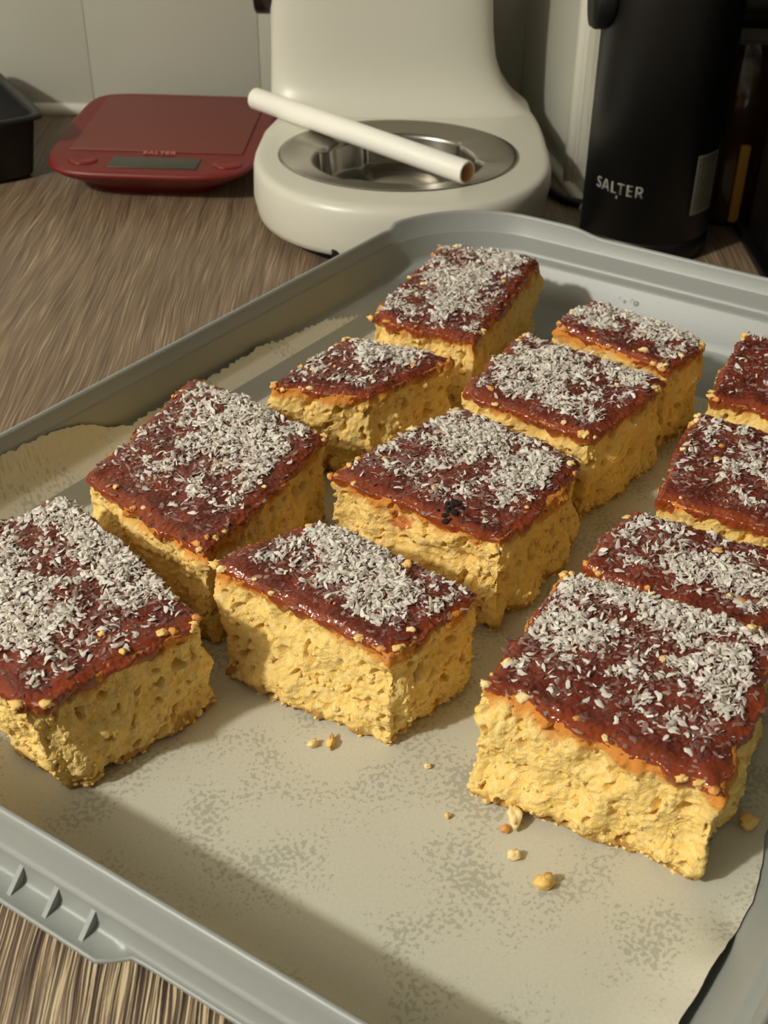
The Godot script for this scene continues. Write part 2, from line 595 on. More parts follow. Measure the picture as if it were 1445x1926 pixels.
func build_paper() -> void:
	var pm := mat(Color.WHITE, 0.55)
	pm.albedo_texture = paper_texture()
	pm.cull_mode = BaseMaterial3D.CULL_DISABLED
	pm.backlight_enabled = true
	pm.backlight = Color(0.12, 0.12, 0.11)
	var torn := fnl(FastNoiseLite.TYPE_SIMPLEX, 260.0, 51, 3)
	var wavy := fnl(FastNoiseLite.TYPE_SIMPLEX_SMOOTH, 22.0, 52)
	var left_h := [[0.10, 0.024], [0.238, 0.030], [0.258, 0.0288], [0.270, 0.0256], [0.282, 0.0195], [0.2916, 0.0162], [0.33, 0.0168], [0.368, 0.0175], [0.392, 0.0152], [0.4125, 0.0137], [0.434, 0.009], [0.455, 0.003], [0.47, 0.001]]
	# right edge: distance of the torn edge from the foot of the wall, and its height
	var right_u := [[0.12, -0.0345], [0.180, -0.0335], [0.1865, -0.0328], [0.205, -0.0325], [0.225, -0.0318], [0.238, -0.0338], [0.2505, -0.0372], [0.29, -0.038], [0.36, -0.039], [0.48, -0.039]]
	var right_h := [[0.12, 0.0045], [0.185, 0.006], [0.21, 0.0085], [0.235, 0.0095], [0.25, 0.008], [0.32, 0.006], [0.48, 0.004]]
	var nu := 150
	var nv := 260
	var v := PackedVector3Array()
	var uv := PackedVector2Array()
	var o := uvw(-0.17, 0.30, 0.0)
	for j in nv:
		var b := float(j) / (nv - 1)
		var front_rise := clampf(1.0 - b / 0.06, 0.0, 1.0)
		var vv := lerpf(0.1415, 0.4675, maxf(0.0, b - 0.06) / 0.94)
		var uc := -0.3192 + 0.05 * (vv - 0.33)
		var hl := table(left_h, vv) + 0.0012 * torn.get_noise_1d(vv) + 0.0004 * torn.get_noise_1d(vv * 4.0 + 3.0)
		var ur := table(right_u, vv) + 0.0005 * torn.get_noise_1d(vv * 0.25 + 7.0)
		var hr := table(right_h, vv)
		# the sheet's front margin climbs the tray's front wall
		var fy := 0.016 * front_rise
		var fo := table([[0.0, 0.0], [0.0014, -0.0035], [0.003, -0.0052], [0.007, -0.0072], [0.0135, -0.0122], [0.017, -0.0132]], fy)
		for i in nu:
			var a := float(i) / (nu - 1)
			var u: float
			var y: float
			if a < 0.2:
				var t := 1.0 - a / 0.2
				y = hl * t
				# follow the wall, with a soft curve at its foot and over the ledge
				var wall_u := table([[0.0, 0.0215], [0.0014, 0.0182], [0.003, 0.0162], [0.007, 0.0140], [0.014, 0.0078], [0.017, 0.0062], [0.02, 0.0046], [0.034, 0.0022]], y)
				u = uc + wall_u
				y = maxf(y, 0.0004)
			else:
				var t := (a - 0.2) / 0.8
				u = lerpf(uc + 0.0215, ur, t)
				var x := clampf((u - (ur - 0.020)) / 0.020, 0.0, 1.0)
				var ucr := lerpf(RF.x, RB.x, (vv - 0.124) / 0.406)
				var wall_y := table([[-0.024, 0.0], [-0.0205, 0.0004], [-0.0182, 0.0014], [-0.0168, 0.003], [-0.0152, 0.0065], [-0.0086, 0.0125]], u - ucr)
				var free := hr * (1.0 - smoothstep(0.196, 0.222, vv))
				y = 0.0005 + maxf(wall_y, free * x * x)
				var lift := 0.5 + 0.5 * wavy.get_noise_2d(u, vv)
				y += 0.0004 * lift
			var line := lerpf(LF.y, RF.y, (u - LF.x) / (RF.x - LF.x))
			var near := 1.0 - smoothstep(0.1415, 0.20, vv)
			var vq := vv + fo + (line + 0.0217 - 0.1415) * near
			y = maxf(y, fy + 0.0004)
			v.append(uvw(u, vq, y) - o)
			uv.append(Vector2((u + 0.33) / 0.30, (vq - fy - 0.11) / 0.37))
	var p := part("baking_paper", commit(v, grid_idx(nu, nv), null, uv), pm, self, o)
	tag(p, "sheet of pale greaseproof baking paper with grease spots and torn edges under the cakes", "baking paper")

# ------------------------------------------------------------------ cakes
func round_xy(x: float, y: float) -> Vector2:   # a square with softened corners
	var k := 1.0 - 0.045 * x * x * y * y
	return Vector2(x * k, y * k)

func quad(c: Array, x: float, y: float) -> Vector2:
	var s := (x + 1) * 0.5
	var t := (y + 1) * 0.5
	return c[0].lerp(c[1], s).lerp(c[3].lerp(c[2], s), t)

func border(p: float) -> Vector2:    # 0..4 round the square, counter-clockwise from (-1,-1)
	var k := int(p) % 4
	var f := p - floorf(p)
	match k:
		0: return Vector2(-1 + 2 * f, -1)
		1: return Vector2(1, -1 + 2 * f)
		2: return Vector2(1 - 2 * f, 1)
	return Vector2(-1, 1 - 2 * f)

func ragged(q: Vector2, sd: float) -> float:   # how far a hand-cut edge strays, as a factor on the distance from the middle
	return 1.0 + 0.045 * n_low.get_noise_2d(q.x * 0.9 + sd, q.y * 0.9) + 0.007 * n_mid.get_noise_2d(q.x * 1.6 + sd, q.y * 1.6)

func sponge_mesh(top: Array, bot: Array, h: float, org: Vector3, sd: float, res: float, stain := Vector3.INF) -> ArrayMesh:
	var per := 0.0
	for i in 4: per += top[i].distance_to(top[(i + 1) % 4])
	var n := int(per / res)
	var rows := int(h / res)
	var v := PackedVector3Array()
	var col := PackedColorArray()
	var off := Vector3(sd * 0.37, sd * 0.11, sd * 0.23)
	var tp := PackedVector2Array()
	var bp := PackedVector2Array()
	var cent := quad(top, 0, 0)
	var cent_b := quad(bot, 0, 0)
	for i in n:
		var b := border(4.0 * i / n)
		var r := round_xy(b.x, b.y)
		var tq := quad(top, r.x, r.y)
		var bq := quad(bot, r.x, r.y)
		tp.append(cent + (tq - cent) * ragged(tq, sd))
		bp.append(cent_b + (bq - cent_b) * ragged(bq, sd + 3.0))
	# extra rows at both ends close in under the jam and under the base
	for j in range(-5, rows + 6):
		var t := clampf(float(j) / rows, 0.0, 1.0)
		var inset := 0.0
		if j < 0: inset = -j * 0.0016
		if j > rows: inset = (j - rows) * 0.0016
		for i in n:
			var q: Vector2 = bp[i].lerp(tp[i], t)
			var tan2: Vector2 = (tp[(i + 9) % n] - tp[(i - 9 + n) % n]).normalized()
			var nn := Vector2(tan2.y, -tan2.x)
			var y := 0.0008 + t * (h - 0.0022)
			var w := uvw(q.x, q.y, y)
			var s := w + off
			var keep := 1.0 - 0.75 * smoothstep(0.92, 0.99, t)
			var soft := n_low.get_noise_3dv(s * 0.5)
			var ws := s + Vector3(n_mid.get_noise_3dv(s), n_mid.get_noise_3dv(s + Vector3(3, 1, 2)), n_mid.get_noise_3dv(s + Vector3(7, 5, 1))) * 0.0011
			var lumps := n_cell.get_noise_3dv(ws)
			var grain := n_cell.get_noise_3dv(ws * 2.7)
			var d := 0.0024 * soft + 0.0014 * n_low.get_noise_3dv(s) - 0.0013 * (lumps + 0.55) - 0.0007 * (grain + 0.55)
			var pit := n_pit.get_noise_3dv(s) + 0.4 * n_mid.get_noise_3dv(s)
			d -= minf(0.0034, maxf(0.0, pit - 0.50) * 0.016)
			d -= 0.0012 * smoothstep(0.05, 0.0, t) + (0.0004 if t >= 1.0 else 0.0)
			d = d * keep - inset
			var side := 0.0004 * n_mid.get_noise_3dv(s + Vector3(5, 5, 5)) * keep
			var ydis := 0.0004 * n_mid.get_noise_3dv(s + Vector3(9, 2, 7)) * keep
			var p2 := q + nn * d + tan2 * side
			var p := uvw(p2.x, p2.y, maxf(y + ydis, 0.0004))
			v.append(p - org)
			# crumb colour: yellow, soaked orange under the jam, a thin brown base
			var c := Color(0.96, 0.675, 0.215).lerp(Color(0.98, 0.775, 0.37), clampf(0.5 + 0.8 * n_mid.get_noise_3dv(s * 1.7), 0, 1))
			var depth := (1.0 - t) * h
			var soak := 0.0046 + 0.0044 * n_pit.get_noise_3dv(s * 0.6 + Vector3(3, 3, 3))
			c = c.lerp(Color(0.68, 0.245, 0.04), 0.9 * (1.0 - smoothstep(soak * 0.35, soak + 0.0012, depth)))
			var crust := 0.0032 + 0.0050 * n_pit.get_noise_3dv(s * 0.8 + Vector3(1, 8, 2))
			c = c.lerp(Color(0.46, 0.24, 0.075), 0.8 * (1.0 - smoothstep(crust * 0.6, crust + 0.0006, t * h)))
			if stain.is_finite():   # jam soaked into the cut face
				var far := Vector3(w.x - stain.x, (w.y - stain.y) * 1.5, w.z - stain.z).length() + 0.003 * n_mid.get_noise_3dv(s)
				c = c.lerp(Color(0.62, 0.17, 0.05), 0.85 * (1.0 - smoothstep(0.0035, 0.0055, far)))
			col.append(c)
	var idx := grid_idx(n, rows + 11, true)
	# loose-looking crumbs that cling to the cut faces, most along the foot and the corners
	var r := RandomNumberGenerator.new()
	r.seed = int(sd * 997.0)
	for k in 420:
		var i := r.randi() % n
		var t := r.randf()
		if r.randf() < 0.45: t = pow(r.randf(), 2.5) * 0.5
		if t > 0.9: continue
		var ri := 5 + int(t * rows)
		var at := v[ri * n + i]
		var sz := r.randf_range(0.00035, 0.0010) * (1.0 if r.randf() > 0.1 else 1.6)
		var c := Color(1.0, 0.71, 0.24).lerp(Color(1.0, 0.81, 0.41), r.randf())
		var base := v.size()
		var m: Array = crumb_meshes[r.randi() % 6].surface_get_arrays(0)
		var mv: PackedVector3Array = m[Mesh.ARRAY_VERTEX]
		var b := Basis.from_euler(Vector3(r.randf() * TAU, r.randf() * TAU, 0)).scaled(Vector3.ONE * sz)
		for q in mv:
			var w := at + b * q
			w.y = maxf(w.y, 0.0004 - org.y)
			v.append(w)
			col.append(c)
		var mi: PackedInt32Array = m[Mesh.ARRAY_INDEX]
		for q in mi: idx.append(base + q)
	return commit(v, idx, col)

func jam_point(top: Array, h: float, sd: float, x: float, y: float) -> Vector3:
	# x, y in -1..1 on the top; past 1 the jam runs down the side
	var cx := clampf(x, -1, 1)
	var cy := clampf(y, -1, 1)
	var r := round_xy(cx, cy)
	var q := quad(top, r.x, r.y)
	var edge := maxf(absf(cx), absf(cy))
	var mid := quad(top, 0, 0)
	q = mid + (q - mid) * lerpf(1.0, ragged(q, sd), pow(edge, 5.0))
	var w := uvw(q.x, q.y, sd)
	var yy := h + 0.0012 * (1.0 - edge * edge) - 0.0011 * smoothstep(0.90, 1.0, edge)
	yy += 0.0009 * n_low.get_noise_3dv(w * 0.8) + 0.00034 * n_jam.get_noise_3dv(w) + 0.00022 * n_mid.get_noise_3dv(w * 3.2) + 0.00007 * n_fine.get_noise_3dv(w)
	var ox := x - cx
	var oy := y - cy
	var out := sqrt(ox * ox + oy * oy) / 0.12
	if out > 0.0:
		var run := 0.0027 + 0.0028 * (n_pit.get_noise_3dv(w * 0.7) + 0.35) + 0.0005 * n_mid.get_noise_3dv(w) + 0.0012 * n_low.get_noise_3dv(w * 1.4)
		run = maxf(run, 0.0007)
		yy -= out * run
		var dir := (quad(top, clampf(cx + ox, -1.2, 1.2), clampf(cy + oy, -1.2, 1.2)) - quad(top, r.x, r.y)).normalized()
		q += dir * (0.0008 * sin(minf(out, 1.0) * PI * 0.8) - 0.0017 * out * out + 0.0004 * n_jam.get_noise_3dv(w + Vector3(0, yy * 1.0, 0)))
	return uvw(q.x, q.y, yy)

func jam_mesh(top: Array, h: float, org: Vector3, sd: float) -> ArrayMesh:
	var n := 132
	var e := 8
	var v := PackedVector3Array()
	var col := PackedColorArray()
	var m := n + 2 * e
	for j in m:
		for i in m:
			var x := axis_at(i, n, e)
			var y := axis_at(j, n, e)
			var p := jam_point(top, h, sd, x, y)
			v.append(p - org)
			var over := maxf(maxf(absf(x), absf(y)) - 1.0, 0.0) / 0.12
			var edge := maxf(absf(x), absf(y))
			var k := n_low.get_noise_3dv(p + Vector3(sd, 0, 0))
			var c := Color(0.115, 0.021, 0.0145).lerp(Color(0.205, 0.038, 0.020), clampf(0.5 + k, 0, 1))
			c = c.lerp(Color(0.30, 0.060, 0.017), smoothstep(0.84, 1.0, edge) * 0.75)
			c = c.lerp(Color(0.58, 0.20, 0.03), smoothstep(0.25, 0.95, over) * 0.9)
			col.append(c)
	return commit(v, grid_idx(m, m), col)

func axis_at(i: int, n: int, e: int) -> float:
	if i < e: return -1.0 - 0.12 * float(e - i) / e
	if i >= n + e: return 1.0 + 0.12 * float(i - n - e + 1) / e
	return -1.0 + 2.0 * float(i - e) / (n - 1)

# one coconut shaving appended to the arrays: an arched, tapering, slightly twisted strip
func flake(v: PackedVector3Array, idx: PackedInt32Array, col: PackedColorArray, at: Vector3, basis: Basis, ln: float, wd: float, curl: float, c: Color, kind: float) -> void:
	var base := v.size()
	for i in 5:
		var t := i / 4.0
		var s := t * 2.0 - 1.0
		var half := wd * 0.5 * (1.0 - 0.75 * pow(absf(s), 2.2 + kind * 3.0)) * (1.0 + 0.25 * sin(kind * 40.0 + i * 2.1))
		var lift := curl * (1.0 - s * s) * ln * 0.3
		var tw := kind * 0.9 * s
		for k in 3:
			var a := (k - 1.0)
			var p := Vector3(s * ln * 0.5, lift + (wd * 0.16 if k == 1 else 0.0) + a * half * sin(tw), a * half * cos(tw) + wd * 0.25 * sin(s * 2.0 + kind * 9.0))
			v.append(at + basis * p)
			col.append(c)
	for i in 4:
		for k in 2:
			var a := base + i * 3 + k
			idx.append_array([a, a + 3, a + 4, a, a + 4, a + 1])

func coconut(top: Array, h: float, org: Vector3, sd: float, amount: float, bare: Array, heap: Array) -> ArrayMesh:
	var v := PackedVector3Array()
	var idx := PackedInt32Array()
	var col := PackedColorArray()
	var r := RandomNumberGenerator.new()
	r.seed = int(sd * 1000) + 5
	var area := 0.0
	area = absf((top[1] - top[0]).cross(top[3] - top[0]))
	var want := int(area * 1.0e6)
	for k in want * 3:
		var x := r.randf_range(-1.0, 1.0)
		var y := r.randf_range(-1.0, 1.0)
		# bare margins: front (y=-1), right (x=1), back, left as fractions of the half size
		var dn := 1.0
		dn *= smoothstep(bare[0] * 0.3, bare[0] + 0.12, y + 1.0)
		dn *= smoothstep(bare[1] * 0.3, bare[1] + 0.12, 1.0 - x)
		dn *= smoothstep(bare[2] * 0.3, bare[2] + 0.08, 1.0 - y)
		dn *= smoothstep(bare[3] * 0.3, bare[3] + 0.08, x + 1.0)
		var p := jam_point(top, h, sd, x, y)
		var cover := 0.55 + 0.9 * n_low.get_noise_3dv(p * 0.9 + Vector3(sd, 4, 0)) + 0.35 * n_mid.get_noise_3dv(p)
		var hp := 0.0
		for g in heap:
			var e := Vector2((x - g[0]) / g[2], (y - g[1]) / g[3])
			hp = maxf(hp, exp(-e.length_squared()))
		cover = clampf(cover * 0.58 + hp * 0.95, 0.0, 1.15)
		var sunk := k % 3 == 0
		# every second try is a shaving sunk in the jam, stained by it; the others lie on top
		var chance := (0.22 + 0.78 * dn) * 0.60 * minf(1.0, amount + 0.2) if sunk else dn * amount * (0.07 + 0.72 * smoothstep(0.32, 0.85, cover))
		if r.randf() > chance: continue
		var ln := r.randf_range(0.0015, 0.0034) * (1.0 if r.randf() > 0.14 else 1.4)
		if r.randf() < 0.35: ln = r.randf_range(0.0007, 0.0016)
		var wd := clampf(ln * r.randf_range(0.26, 0.6), 0.0005, 0.0016)
		var b := Basis(Vector3.UP, r.randf() * TAU)
		var tilt := 0.14 if sunk else 0.42
		b = b * Basis(Vector3.FORWARD, r.randfn(0, tilt)) * Basis(Vector3.RIGHT, r.randfn(0, tilt * 1.3))
		var c: Color
		if sunk: c = Color(0.17, 0.052, 0.042).lerp(Color(0.50, 0.33, 0.29), pow(r.randf(), 1.5))
		else: c = Color(0.72, 0.64, 0.58).lerp(Color(0.95, 0.92, 0.85), pow(r.randf(), 0.7))
		var lift := r.randf_range(-0.0002, 0.0001) if sunk else r.randf_range(0.0002, 0.0005 + 0.0011 * hp)
		flake(v, idx, col, p + Vector3(0, lift, 0) - org, b, ln, wd, r.randf_range(-0.2, 0.2) if sunk else r.randf_range(-0.2, 0.6), c, r.randf())
	return commit(v, idx, col)

func crumb_shape(sd: int, rough: float) -> ArrayMesh:
	var nz := fnl(FastNoiseLite.TYPE_SIMPLEX_SMOOTH, 1.3, sd, 2)
	var v := PackedVector3Array()
	var col := PackedColorArray()
	var nu := 11
	var nv := 8
	for j in nv:
		for i in nu:
			var th := -TAU * i / nu
			var ph := PI * (float(j) / (nv - 1) - 0.5)
			var d := Vector3(cos(th) * cos(ph), sin(ph), sin(th) * cos(ph))
			var r := 1.0 + rough * nz.get_noise_3dv(d * 1.2) + 0.35 * rough * nz.get_noise_3dv(d * 3.1)
			v.append(d * r * Vector3(1.0, 0.75, 0.85))
			col.append(Color.WHITE.lerp(Color(0.95, 0.8, 0.58), clampf(0.4 + nz.get_noise_3dv(d * 2.0 + Vector3(4, 4, 4)), 0, 1)))
	return commit(v, grid_idx(nu, nv, true), col)

func build_cakes() -> void:
	for i in 6: crumb_meshes.append(crumb_shape(60 + i, 0.5 if i < 3 else 0.7))
	M.crumb_gold = vmat(0.8)
	M.crumb_gold.albedo_color = Color(0.96, 0.82, 0.52)
	M.crumb_orange = vmat(0.7)
	M.crumb_orange.albedo_color = Color(0.90, 0.64, 0.36)
	M.crumb_pale = vmat(0.8)
	M.crumb_pale.albedo_color = Color(0.98, 0.90, 0.68)
	var grp := "jam and coconut sponge squares in the tray"
	# name: top corners (front-left, front-right, back-right, back-left) in tray u, v; bottom corners or null; height; label; coconut; bare margins front, right, back, left; heaps x, y, rx, ry
	var list := [
		{"t": [Vector2(-0.287, 0.168), Vector2(-0.2105, 0.1407), Vector2(-0.1944, 0.2001), Vector2(-0.2752, 0.2222)], "b": [Vector2(-0.281, 0.166), Vector2(-0.2064, 0.1493), Vector2(-0.1957, 0.2047), Vector2(-0.274, 0.222)], "k": 1.15, "bare": [0.2, 0.22, 0.0, 0.0], "heap": [[-0.2, 0.75, 0.7, 0.3], [-0.1, -0.35, 0.5, 0.35]], "l": "cake square thickest with coconut, cut off by the photo's left edge"},
		{"t": [Vector2(-0.2769, 0.2313), Vector2(-0.2145, 0.2223), Vector2(-0.2242, 0.3021), Vector2(-0.2919, 0.307)], "k": 1.0, "bare": [0.5, 0.14, 0.05, 0.08], "heap": [[0.2, 0.35, 0.5, 0.5], [-0.1, 0.85, 0.5, 0.2]], "l": "large cake square with a wide bare glossy jam strip along its front edge"},
		{"t": [Vector2(-0.264, 0.3167), Vector2(-0.2281, 0.3321), Vector2(-0.2169, 0.3761), Vector2(-0.2624, 0.3648)], "k": 0.8, "bare": [0.35, 0.3, 0.02, 0.02], "heap": [[0.2, 0.6, 0.6, 0.4]], "l": "small tilted cake piece turned sideways, just in front of the corner cake"},
		{"t": [Vector2(-0.2655, 0.3844), Vector2(-0.2167, 0.3902), Vector2(-0.2332, 0.4783), Vector2(-0.2792, 0.4675)], "k": 1.05, "bare": [0.12, 0.1, 0.05, 0.08], "heap": [[0.0, 0.1, 0.6, 0.3], [0.3, 0.8, 0.35, 0.3], [0.1, -0.45, 0.3, 0.15]], "l": "long cake slice in the tray's rear corner nearest the mixer"},
		{"t": [Vector2(-0.1986, 0.4239), Vector2(-0.143, 0.4154), Vector2(-0.139, 0.4459), Vector2(-0.1968, 0.4535)], "k": 1.0, "bare": [0.5, 0.05, 0.0, 0.05], "heap": [[0.4, 0.6, 0.7, 0.4], [-0.6, 0.1, 0.4, 0.3]], "l": "narrow cake slice with a coconut ridge standing against the tray's far end wall"},
		{"t": [Vector2(-0.2028, 0.3545), Vector2(-0.146, 0.3532), Vector2(-0.1397, 0.4076), Vector2(-0.2055, 0.4104)], "k": 0.9, "bare": [0.25, 0.15, 0.04, 0.04], "heap": [[-0.3, 0.1, 0.5, 0.6], [0.6, 0.7, 0.4, 0.3]], "l": "cake square with golden crumbs on its front edge, directly behind the burnt-spot cake"},
		{"t": [Vector2(-0.2107, 0.2813), Vector2(-0.1411, 0.2805), Vector2(-0.1406, 0.3381), Vector2(-0.1978, 0.3462)], "k": 0.85, "bare": [0.3, 0.22, 0.06, 0.06], "heap": [[-0.3, 0.35, 0.45, 0.4], [0.65, 0.4, 0.3, 0.4]], "l": "cake square in mid tray with a black burnt spot on its jam edge"},
		{"t": [Vector2(-0.2127, 0.221), Vector2(-0.1419, 0.2175), Vector2(-0.1343, 0.2558), Vector2(-0.1974, 0.2587)], "b": [Vector2(-0.2035, 0.2130), Vector2(-0.1405, 0.2172), Vector2(-0.1375, 0.2620), Vector2(-0.198, 0.2620)], "k": 1.05, "bare": [0.5, 0.1, 0.04, 0.18], "heap": [[-0.35, 0.55, 0.4, 0.45], [0.35, 0.15, 0.5, 0.35]], "l": "front cake square with crumbs lying at its foot, between the two other front cakes"},
		{"t": [Vector2(-0.1163, 0.2839), Vector2(-0.0603, 0.2843), Vector2(-0.0528, 0.3285), Vector2(-0.117, 0.3218)], "k": 0.95, "bare": [0.4, 0.1, 0.1, 0.02], "heap": [[0.3, -0.1, 0.6, 0.35]], "l": "cake square half hidden directly behind the biggest front cake"},
		{"t": [Vector2(-0.113, 0.332), Vector2(-0.0628, 0.3382), Vector2(-0.0658, 0.3923), Vector2(-0.1231, 0.3937)], "k": 0.55, "bare": [0.3, 0.1, 0.15, 0.1], "heap": [[0.15, 0.05, 0.35, 0.22]], "l": "dark jammy cake square with one small white coconut heap, third back in its row"},
		{"t": [Vector2(-0.1232, 0.4031), Vector2(-0.0798, 0.4125), Vector2(-0.0848, 0.4677), Vector2(-0.1315, 0.4635)], "k": 0.3, "bare": [0.2, 0.1, 0.05, 0.05], "heap": [], "l": "cake with the barest dark jam top, by the tray's far end wall"},
		{"t": [Vector2(-0.1147, 0.2227), Vector2(-0.0449, 0.2224), Vector2(-0.0527, 0.2895), Vector2(-0.1196, 0.2803)], "b": [Vector2(-0.1140, 0.2150), Vector2(-0.0460, 0.2235), Vector2(-0.0527, 0.2885), Vector2(-0.1185, 0.2800)], "k": 1.0, "bare": [0.45, 0.12, 0.0, 0.06], "heap": [[-0.1, 0.85, 0.8, 0.22], [-0.55, 0.05, 0.3, 0.2], [0.7, 0.2, 0.3, 0.4]], "l": "biggest front cake square with a thick coconut band along its back edge"},
	]
	var h := 0.0395
	for k in list.size():
		var d: Dictionary = list[k]
		var top: Array = d.t
		var bot: Array = d.b if d.has("b") else d.t.map(func(p: Vector2) -> Vector2: return p + (p - quad(d.t, 0, 0)) * 0.02)
		var c := quad(bot, 0, 0)
		var org := uvw(c.x, c.y, 0.0012)
		var o := thing("cake_square", d.l, "cake", org, grp)
		var sd := 1.0 + k * 0.713
		part("sponge", sponge_mesh(top, bot, h, org, sd, 0.00043 if k in [0, 1, 6, 7, 11] else 0.00062, uvw(lerpf(top[0].x, top[1].x, 0.42), top[0].y, h - 0.0085) if k == 6 else Vector3.INF), M.sponge, o)
		part("jam_topping", jam_mesh(top, h, org, sd), M.jam, o)
		var f := part("coconut_flakes", coconut(top, h, org, sd, d.k, d.bare, d.heap), M.flake, o)
		f.set_meta("kind", "stuff")
		# crumbs stuck to the top and its edges
		var r := RandomNumberGenerator.new()
		r.seed = 900 + k
		for i in 9:
			var b := border(r.randf() * 4.0) * r.randf_range(0.9, 1.01) if i < 6 else Vector2(r.randf_range(-0.8, 0.8), r.randf_range(-0.8, 0.8))
			var p := jam_point(top, h, sd, clampf(b.x, -1, 1), clampf(b.y, -1, 1))
			var s := r.randf_range(0.0006, 0.0017)
			var q := part("crumb", crumb_meshes[3 + r.randi() % 3], [M.crumb_gold, M.crumb_pale, M.crumb_pale, M.crumb_orange, M.crumb_gold][r.randi() % 5], o, p - org + Vector3(0, s * 0.3, 0))
			q.basis = Basis.from_euler(Vector3(r.randf(), r.randf() * TAU, r.randf())).scaled(Vector3(r.randf_range(0.8, 1.5), r.randf_range(0.5, 0.9), r.randf_range(0.7, 1.1)) * s)
		for i in 12:
			var b := border(float((k + i / 4) % 4) + r.randf_range(-0.16, 0.16) + 4.0) * r.randf_range(0.95, 1.02)
			var p := jam_point(top, h, sd, clampf(b.x, -1, 1), clampf(b.y, -1, 1))
			var s := r.randf_range(0.0009, 0.0019)
			var q := part("crumb", crumb_meshes[3 + r.randi() % 3], [M.crumb_gold, M.crumb_pale, M.crumb_gold, M.crumb_orange][r.randi() % 4], o, p - org + Vector3(0, -s * 0.2, 0))
			q.basis = Basis.from_euler(Vector3(r.randf() * 3.0, r.randf() * TAU, r.randf())).scaled(Vector3(r.randf_range(0.8, 1.3), r.randf_range(0.7, 1.0), r.randf_range(0.7, 1.1)) * s)
		if k == 6:
			var bm := mat(Color(0.10, 0.075, 0.06), 0.85)
			for i in 20:
				var bx := 0.315 + r.randf_range(-0.10, 0.10)
				var p := jam_point(top, h, sd, bx, -0.90 + r.randf_range(-0.12, 0.2))
				var q := part("burnt_spot", crumb_meshes[i % 6], bm, o, p - org + Vector3(0, 0.0002, 0))
				q.basis = Basis.from_euler(Vector3(r.randf(), r.randf() * TAU, r.randf())).scaled(Vector3(1.0, 0.7, 1.0) * r.randf_range(0.0006, 0.0016))
				q.set_meta("label", "black burnt spot on the jam edge")

func build_loose_crumbs() -> void:
	var grp := "loose crumbs on the baking paper"
	var list := [
		[0.0439, -0.2113, 0.0027, "crumb_gold", "round golden crumb lying alone on the paper, nearest the tray's front rim"],
		[0.0368, -0.2205, 0.0019, "crumb_pale", "pale angular crumb between the round golden crumb and the biggest front cake"],
		[0.0378, -0.2335, 0.0030, "crumb_pale", "largest loose crumb, touching the foot of the biggest front cake"],
		[0.0349, -0.2297, 0.0014, "crumb_orange", "small orange-tipped crumb beside the largest loose crumb"],
		[0.0190, -0.2344, 0.0010, "crumb_gold", "tiny flat crumb on the paper midway between the two front cakes"],
		[-0.0152, -0.2616, 0.0021, "crumb_gold", "long crumb just below the crumbly front cake's front face"],
		[-0.0207, -0.2610, 0.0016, "crumb_pale", "rounded pale crumb next to the long crumb under the front cake"],
		[0.0138, -0.2529, 0.0011, "crumb_pale", "small pale crumb right of the front cake's near corner"],
		[0.1035, -0.2325, 0.0030, "crumb_gold", "shaded jagged crumb by the right-hand side of the biggest front cake"],
	]
	var r := RandomNumberGenerator.new()
	r.seed = 77
	for i in list.size():
		var d: Array = list[i]
		var q := part("cake_crumb", crumb_meshes[i % 6], M[d[3]], self, Vector3(d[0], 0.0008 + d[2] * 0.6, d[1]))
		var st := Vector3(1, 1, 1)
		if i == 2: st = Vector3(0.75, 1.0, 1.6)
		if i == 5: st = Vector3(0.6, 0.8, 1.6)
		q.basis = Basis.from_euler(Vector3(0, r.randf() * 0.6, 0)).scaled(st * d[2])
		tag(q, d[4], "crumb", grp)

func build_droplets() -> void:
	var wm := mat(Color(0.95, 0.97, 1.0, 0.12), 0.03)
	wm.refraction_enabled = true
	wm.refraction_scale = 0.033
	var dm := lathe([Vector2(1.0, -0.15), Vector2(1.0, 0.0), Vector2(0.85, 0.32), Vector2(0.5, 0.55), Vector2(0.0001, 0.62)], 16)
	var list := [[-0.2045, 0.5060, 0.0158, 0.0008, "tiny water droplet on the tray's end wall, above the narrow ridge slice"], [-0.1985, 0.5070, 0.0158, 0.0012, "second water droplet close beside the tiny one above the narrow ridge slice"], [-0.1690, 0.5175, 0.0175, 0.0013, "water droplet on the tray's end wall between the ridge slice and the barest cake"], [-0.1335, 0.5140, 0.0168, 0.0012, "water droplet on the tray's end wall above the barest cake"]]
	for d in list:
		var p := uvw(d[0], d[1], d[2])
		var q := part("water_droplet", dm, wm, self, p)
		q.basis = Basis(Vector3.UP, -YAW) * Basis(Vector3.RIGHT, 1.0) * Basis.from_scale(Vector3.ONE * d[3])
		tag(q, d[4], "droplet", "water droplets on the tray's end wall")

# ------------------------------------------------------------------ mixer
func superell(th: float, a: float, b: float, e: float) -> Vector2:
	var c := cos(th)
	var s := sin(th)
	return Vector2(a * signf(c) * pow(absf(c), 2.0 / e), b * signf(s) * pow(absf(s), 2.0 / e))

